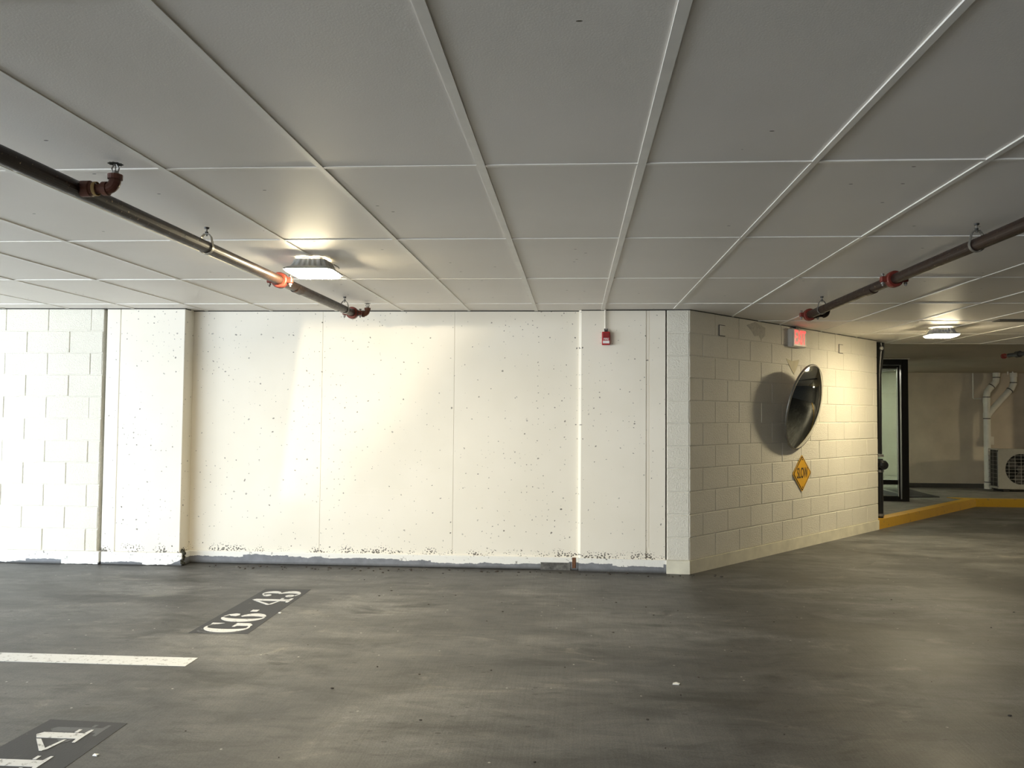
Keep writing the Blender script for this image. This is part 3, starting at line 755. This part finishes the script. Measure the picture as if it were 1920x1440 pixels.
# convex mirror
MS, MO, MZ = 1.83, .135, CAMZ+.080
mr = wall_empty('convex_mirror', MS, 0, MZ, label='large round convex traffic mirror tilted down from the block wall', cat='mirror')
R_ = .445; h_ = .105; RS = (R_*R_+h_*h_)/(2*h_)
prof = []
for i in range(25):
    a = R_*i/24; prof.append((a, -(math.sqrt(RS*RS-a*a)-(RS-h_))))
az, tl = math.radians(6.5), math.radians(12.5)
Rm = Matrix.Rotation(az, 4, 'Z') @ Matrix.Rotation(tl, 4, 'X'); Tm = Matrix.Translation((0, -MO, 0)) @ Rm
bm = BM(); lathe(bm, prof, 72, (0, -.006, 0), 'y'); bm.transform(Tm); obj('mirror_dome', bm, M_MIRROR, mr, smooth=True)
bm = BM(); lathe(bm, [(R_-.012, -.012), (R_-.001, -.010), (R_+.003, -.005), (R_+.003, .005), (R_, .010), (R_-.012, .010)], 72, (0, 0, 0), 'y'); bm.transform(Tm); obj('rim', bm, M_STEEL, mr, smooth=False)
bm = BM(); lathe(bm, [(0, .012), (R_*.6, .011), (R_-.005, .008), (R_-.005, .002), (0, .002)], 48, (0, 0, 0), 'y'); bm.transform(Tm); obj('back_cover', bm, simple('grey_hardboard', (.25, .23, .2), .7), mr)
bm = BM(); tube(bm, [(0, -MO+.012, 0), (0, -.006, .02)], .014, 10); box(bm, -.05, .05, -.008, -.001, -.06, .10, .002); obj('bracket', bm, M_STEEL, mr)

# ------------------------------------------------------------------ standpipe at the wall end
sp = empty('standpipe', (3.80, 9.97, .11), label='black standpipe with a round valve beside the end of the block wall', cat='pipe')
bm = BM(); tube(bm, [(0, 0, 0), (0, 0, .74)], .036, 16); tube(bm, [(0, 0, .80), (0, 0, 2.20)], .027, 16); obj('pipe_run', bm, M_BLACK, sp)
bm = BM(); lathe(bm, [(.0, -.05), (.045, -.045), (.06, -.02), (.062, .02), (.045, .045), (.0, .05)], 20, (.012, -.03, .675), 'z'); lathe(bm, [(0, -.05), (.055, -.045), (.06, 0), (.055, .01), (0, .012)], 20, (.02, -.03, .665), 'y'); obj('valve', bm, M_BLACK, sp)
for zz in (.575, .765, .03): bm = BM(); lathe(bm, [(.03, 0), (.044, 0), (.044, .03), (.03, .03)], 18, (0, 0, zz)); obj('collar', bm, M_STEEL, sp)
bm = BM(); tube(bm, [(0, 0, 1.80), (.01, 0, 1.95), (.022, 0, 2.08), (.022, 0, 2.19)], [.03, .036, .042, .045], 16); obj('upper_fitting', bm, M_BLACK, sp)
bm = BM(); lathe(bm, [(0, -.03), (.022, -.03), (.026, -.02), (.026, 0), (0, 0)], 16, (.018, -.02, 2.12), 'y'); obj('bright_plug', bm, M_ALU, sp)

# ------------------------------------------------------------------ glass entrance beside the far wall
DY = 12.0; DZ0 = .112
gd = empty('door_1', (3.7, DY, DZ0), kind='structure')
xr = 4.985-3.7; Ht = CAMZ+.845-DZ0
bm = BM()
box(bm, xr-.10, xr, -.04, .06, 0, Ht, .003); box(bm, 0, xr-.10, -.04, .06, Ht-.085, Ht, .003); box(bm, 0, .08, -.04, .06, 0, Ht, .003); box(bm, .08, xr-.10, -.04, .06, 0, .03, .002)
obj('door_frame', bm, M_BLACK, gd)
bm = BM(); box(bm, .1, xr-.13, -.025, .025, .245, .315, .004); box(bm, .1, xr-.13, -.025, .025, .03, .075, .004); box(bm, .1, .17, -.025, .025, .03, Ht-.09, .003); box(bm, xr-.150, xr-.118, -.025, .025, .03, Ht-.09, .003); box(bm, .1, xr-.13, -.025, .025, Ht-.14, Ht-.09, .003)
obj('door_leaf', bm, M_BLACK, gd)
bm = BM(); box(bm, .17, xr-.150, -.004, .004, .315, Ht-.14); box(bm, .17, xr-.150, -.004, .004, .075, .245); obj('glass_pane', bm, M_GLASS, gd)
bm = BM(); box(bm, xr-.158, xr-.148, -.034, -.024, .07, Ht-.12); obj('edge_strip', bm, M_ALU, gd)
bm = BM(); box(bm, 0, xr+.02, -.06, .05, Ht+.001, Ht+.055, .003); obj('head_trim', bm, M_WHITEMETAL, gd)
bm = BM(); box(bm, 3.7, 5.05, DY-.02, DY+.10, DZ0+Ht+.055, CEIL+.05); obj('wall_over_door', bm, M_CEIL, kind='structure')
# return side of the glass entrance
bm = BM(); box(bm, 4.93, 5.02, 12.1, 12.2, .11, 2.2, .003); box(bm, 4.93, 5.02, 14.25, 14.38, .11, 2.2, .003); box(bm, 4.93, 5.02, 12.2, 14.25, 2.10, 2.2, .003); box(bm, 4.93, 5.02, 12.2, 14.25, .11, .2, .003)
w2 = obj('window_1', bm, M_BLACK, kind='structure')
bm = BM(); box(bm, 4.97, 4.98, 12.2, 14.25, .2, 2.10); obj('glass_pane', bm, M_GLASS, w2)
# block wall seen through the glass
M_BLOCKG = painted_block('painted_block_pale', (.95, 1.0, .92))
eb = BM(); box(eb, 3.2, 4.92, 14.30, 14.42, .11, CEIL); wi = obj('wall_entrance', eb, M_MORTAR, kind='structure')
for i, (z, h) in enumerate(zs):
    if z < .2: continue
    j = 3.2+(0 if i % 2 else .2); cuts = [3.2] if i % 2 == 0 else []
    while j < 4.9: cuts.append(j); j += BL
    cuts.append(4.92)
    for a, b_ in zip(cuts, cuts[1:]):
        if b_-a > .05: inst('block', blk(b_-a, h), wi, (a, 14.294, z))
area('entrance_fill_light', (4.3, 13.2, 2.14), (4.3, 13.3, 0), .6, .6, 60, (1.0, .97, .82))  # no known fixture; added to brighten the interior behind the glass
# doormat
bm = BM(); prism(bm, [(4.2, 12.30), (5.72, 12.62), (5.78, 13.95), (4.2, 13.6)], .111, .121); dm = obj('doormat', bm, M_MAT, label='black rubber doormat on the sidewalk by the glass door', cat='mat')
bm = BM(); prism(bm, [(4.45, 12.50), (5.5, 12.72), (5.5, 12.74), (4.45, 12.52)], .121, .124); obj('mat_rib', bm, simple('rib_grey', (.09, .09, .09), .5), dm)

# ------------------------------------------------------------------ white drain pipes and conduit on the far wall
dp = empty('drain_pipe', (7.285, 14.24, .11), label='white plastic drain pipe with an angled branch standing left of the air conditioner', cat='pipe')
zb = .11
def zc_(rel): return CAMZ+rel-zb
bm = BM()
tube(bm, [(0, 0, 0), (0, 0, zc_(.36)), (.015, 0, zc_(.44)), (.06, 0, zc_(.50)), (.12, 0, zc_(.56)), (.165, 0, zc_(.62)), (.175, 0, zc_(.70)), (.175, 0, zc_(.775))], .055, 20)
obj('pipe_run', bm, M_PVC, dp)
bm = BM(); tube(bm, [(.02, 0, zc_(.02)), (.10, 0, zc_(.13)), (.36, 0, zc_(.42)), (.43, 0, zc_(.50)), (.465, 0, zc_(.58)), (.465, 0, zc_(.775))], .052, 20); obj('branch', bm, M_PVC, dp)
def band(x, z, tilt=0, m=M_BAND, w=.008, rr=.0585):
    b = BM(); lathe(b, [(.05, -w), (rr, -w), (rr, w), (.05, w)], 20); b.transform(Matrix.Translation((x, 0, z)) @ Matrix.Rotation(tilt, 4, 'Y')); return b
bm = band(0, .12); 
obj('joint_ring', bm, M_BAND, dp)
for x, z, t_ in ((0, zc_(-.04), 0), (.09, zc_(.535), .75), (.175, zc_(.69), 0), (0, zc_(.34), 0), (.40, zc_(.465), .75), (.465, zc_(.60), 0)):
    obj('joint_ring', band(x, z, t_), M_BAND, dp)
for z0_, z1_ in ((0, .11), (zc_(-.03), zc_(.06)), (zc_(.24), zc_(.33))):
    bm = BM(); lathe(bm, [(.05, z0_), (.0605, z0_), (.0605, z1_), (.05, z1_)], 20); obj('socket', bm, M_PVC, dp)
for x in (.175, .465):
    bm = BM(); lathe(bm, [(.05, zc_(.70)), (.060, zc_(.70)), (.060, zc_(.774)), (.05, zc_(.774))], 20, (x, 0, 0)); obj('socket', bm, M_PVC, dp)
bm = BM(); tube(bm, [(7.10, 14.33, CAMZ+.772), (7.10, 14.33, CAMZ+.33), (7.11, 14.33, CAMZ+.315), (7.24, 14.33, CAMZ+.315)], .012, 8)
obj('conduit', bm, M_PVC, label='thin white conduit dropping from the ceiling and turning to the drain pipe', cat='conduit')
cb = empty('junction_box', (7.36, 14.36, CAMZ-1.06+.0), label='small pale box on the far wall behind the drain pipe', cat='box')
bm = BM(); box(bm, -.04, .08, -.05, .035, .555, .70, .004); obj('housing', bm, M_PVC, cb)
bm = BM(); tube(bm, [(.02, -.02, .70), (.02, -.02, 1.25)], .022, 8); obj('duct', bm, M_PVC, cb)
tr = empty('threaded_rod_pair', (7.62, 14.1, CAMZ+.78), label='pair of pale hanger rods under the far ceiling between the drain bends', cat='hanger')
for s in (-.04, .04):
    bm = BM(); tube(bm, [(s, 0, -.05), (s, 0, .01)], .010, 8); obj('rod', bm, M_PVC, tr)

# ------------------------------------------------------------------ air conditioner outdoor unit
AX, AY, AZ = 7.185, 13.70, .16
ac = empty('air_conditioner', (AX, AY, AZ), label='beige outdoor air conditioner unit with round fan grille on the sidewalk', cat='air conditioner')
AW, AD, AH = .80, .32, .675
M_AC = simple('beige_sheet', (.36, .34, .285), .45, 0, var=.04)
bm = BM(); fcx, fcz, fr = .375, .335, .258
# front sheet with a round hole
n = 48; inner = [bm.verts.new((fcx+fr*math.cos(2*PI*k/n), 0, fcz+fr*math.sin(2*PI*k/n))) for k in range(n)]
def sq(t):
    c, s = math.cos(t), math.sin(t); k = 1e9
    for v, d in ((c, (AW-fcx) if c > 0 else fcx), (s, (AH-fcz) if s > 0 else fcz)):
        if abs(v) > 1e-6: k = min(k, d/abs(v))
    return (fcx+c*k, 0, fcz+s*k)
outer = [bm.verts.new(sq(2*PI*k/n)) for k in range(n)]
for k in range(n): bm.faces.new((inner[k], inner[(k+1) % n], outer[(k+1) % n], outer[k]))
ext = bmesh.ops.extrude_face_region(bm, geom=bm.faces[:])
for v in [g for g in ext['geom'] if isinstance(g, bmesh.types.BMVert)]: v.co.y += .02
box(bm, 0, AW, .02, AD, AH-.02, AH, .004); box(bm, 0, AW, .02, AD, 0, .03, .003); box(bm, AW-.02, AW, .02, AD, 0, AH)
box(bm, 0, AW, -.004, .0, AH-.05, AH-.004); box(bm, 0, .03, -.003, 0, 0, AH-.05)
obj('casing', bm, M_AC, ac)
bm = BM(); box(bm, .03, AW-.03, .05, AD-.01, .03, AH-.02); obj('dark_interior', bm, M_BLACK, ac)
for k in range(9):
    z = fcz-fr+2*fr*(k+.5)/9; hw = math.sqrt(max(0, fr*fr-(z-fcz)**2))
    bm = BM(); tube(bm, [(fcx-hw, -.006, z), (fcx+hw, -.006, z)], .0035, 6); obj('grille_wire', bm, M_AC, ac)
for k in range(-2, 3):
    x = fcx+k*.1; hw = math.sqrt(max(0, fr*fr-(k*.1)**2))
    bm = BM(); tube(bm, [(x, -.003, fcz-hw), (x, -.003, fcz+hw)], .003, 6); obj('grille_wire', bm, M_AC, ac)
bm = BM()
for k in range(3):
    a = 2*PI*k/3+.4
    pts = [(fcx+.05*math.cos(a-.3), .030, fcz+.05*math.sin(a-.3)), (fcx+.22*math.cos(a-.5), .026, fcz+.22*math.sin(a-.5)), (fcx+.235*math.cos(a+.1), .036, fcz+.235*math.sin(a+.1)), (fcx+.20*math.cos(a+.5), .044, fcz+.20*math.sin(a+.5)), (fcx+.05*math.cos(a+.4), .044, fcz+.05*math.sin(a+.4))]
    bm.faces.new([bm.verts.new(p) for p in pts])
lathe(bm, [(0, .02), (.05, .022), (.055, .045), (0, .046)], 20, (fcx, 0, fcz), 'y')
obj('fan', bm, simple('fan_grey', (.06, .055, .05), .5), ac)
for k in range(9):
    z = .04+k*.072
    bm = BM(); tube(bm, [(-.004, .03, z), (-.004, AD-.02, z)], .004, 6); obj('side_wire', bm, M_STEEL, ac)
for y in (.03, .16, .29): bm = BM(); tube(bm, [(-.003, y, .03), (-.003, y, AH-.02)], .003, 6); obj('side_wire', bm, M_STEEL, ac)
for x in (.08, .62): bm = BM(); box(bm, x, x+.10, .0, AD, -.05, 0, .003); obj('foot', bm, M_IRON, ac)

# ------------------------------------------------------------------ small litter and dirt
bm = BM()
for k in range(90):
    x = random.uniform(-3.4, 1.3); y = 6.86 - abs(random.gauss(0, .07)); s = random.uniform(.003, .011)
    b0 = bmesh.ops.create_icosphere(bm, subdivisions=1, radius=s, matrix=Matrix.Translation((x, y-.01, s*.4)) @ Matrix.Diagonal((random.uniform(.8, 1.8), 1, .6, 1)))
for k in range(70):
    x = random.uniform(-1.8, 4); y = random.uniform(2.2, 6.6); s = random.uniform(.002, .006)
    bmesh.ops.create_icosphere(bm, subdivisions=1, radius=s, matrix=Matrix.Translation((x, y, s*.4)) @ Matrix.Diagonal((random.uniform(.8, 2), 1, .6, 1)))
obj('grit', bm, simple('dark_grit', (.06, .05, .04), .9), kind='stuff', label='dark grit scattered on the floor along the foot of the wall', cat='grit')
def fpt(px, py):   # floor point of a pixel, to place litter
    v = M.to_3x3() @ Vector(((px-CX)/FPX, -(py-CY)/FPX, -1)); t = -CAMZ/v.z; return v.x*t, v.y*t
for i, (px, py, s, lab) in enumerate([(1268, 1283, .02, 'white paper scrap on the floor right of the middle'), (180, 1417, .012, 'white paper scrap beside the cut-off stall number'), (525, 1150, .011, 'white paper scrap on the floor right of the stall number')]):
    x, y = fpt(px, py); bm = BM()
    prism(bm, [(-s, -.4*s), (.6*s, -.6*s), (s, .2*s), (.1*s, .7*s), (-.8*s, .4*s)], 0, .003)
    for v in bm.verts:
        if v.co.z > 0: v.co.z += random.uniform(0, .004)
    o = obj('paper_scrap', bm, simple('paper', (.8, .8, .76), .8), label=lab, cat='litter'); o.location = (x, y, .0005)
bm = BM()
for k in range(14):
    bmesh.ops.create_icosphere(bm, subdivisions=1, radius=random.uniform(.012, .022), matrix=Matrix.Translation((-3.505+random.uniform(-.02, .02), 6.80+random.uniform(-.01, .06), .01+k*.009)))
obj('moss', bm, simple('dark_moss', (.035, .032, .018), .95), kind='stuff', label='dark moss and dirt packed in the corner at the foot of the left pilaster', cat='moss')
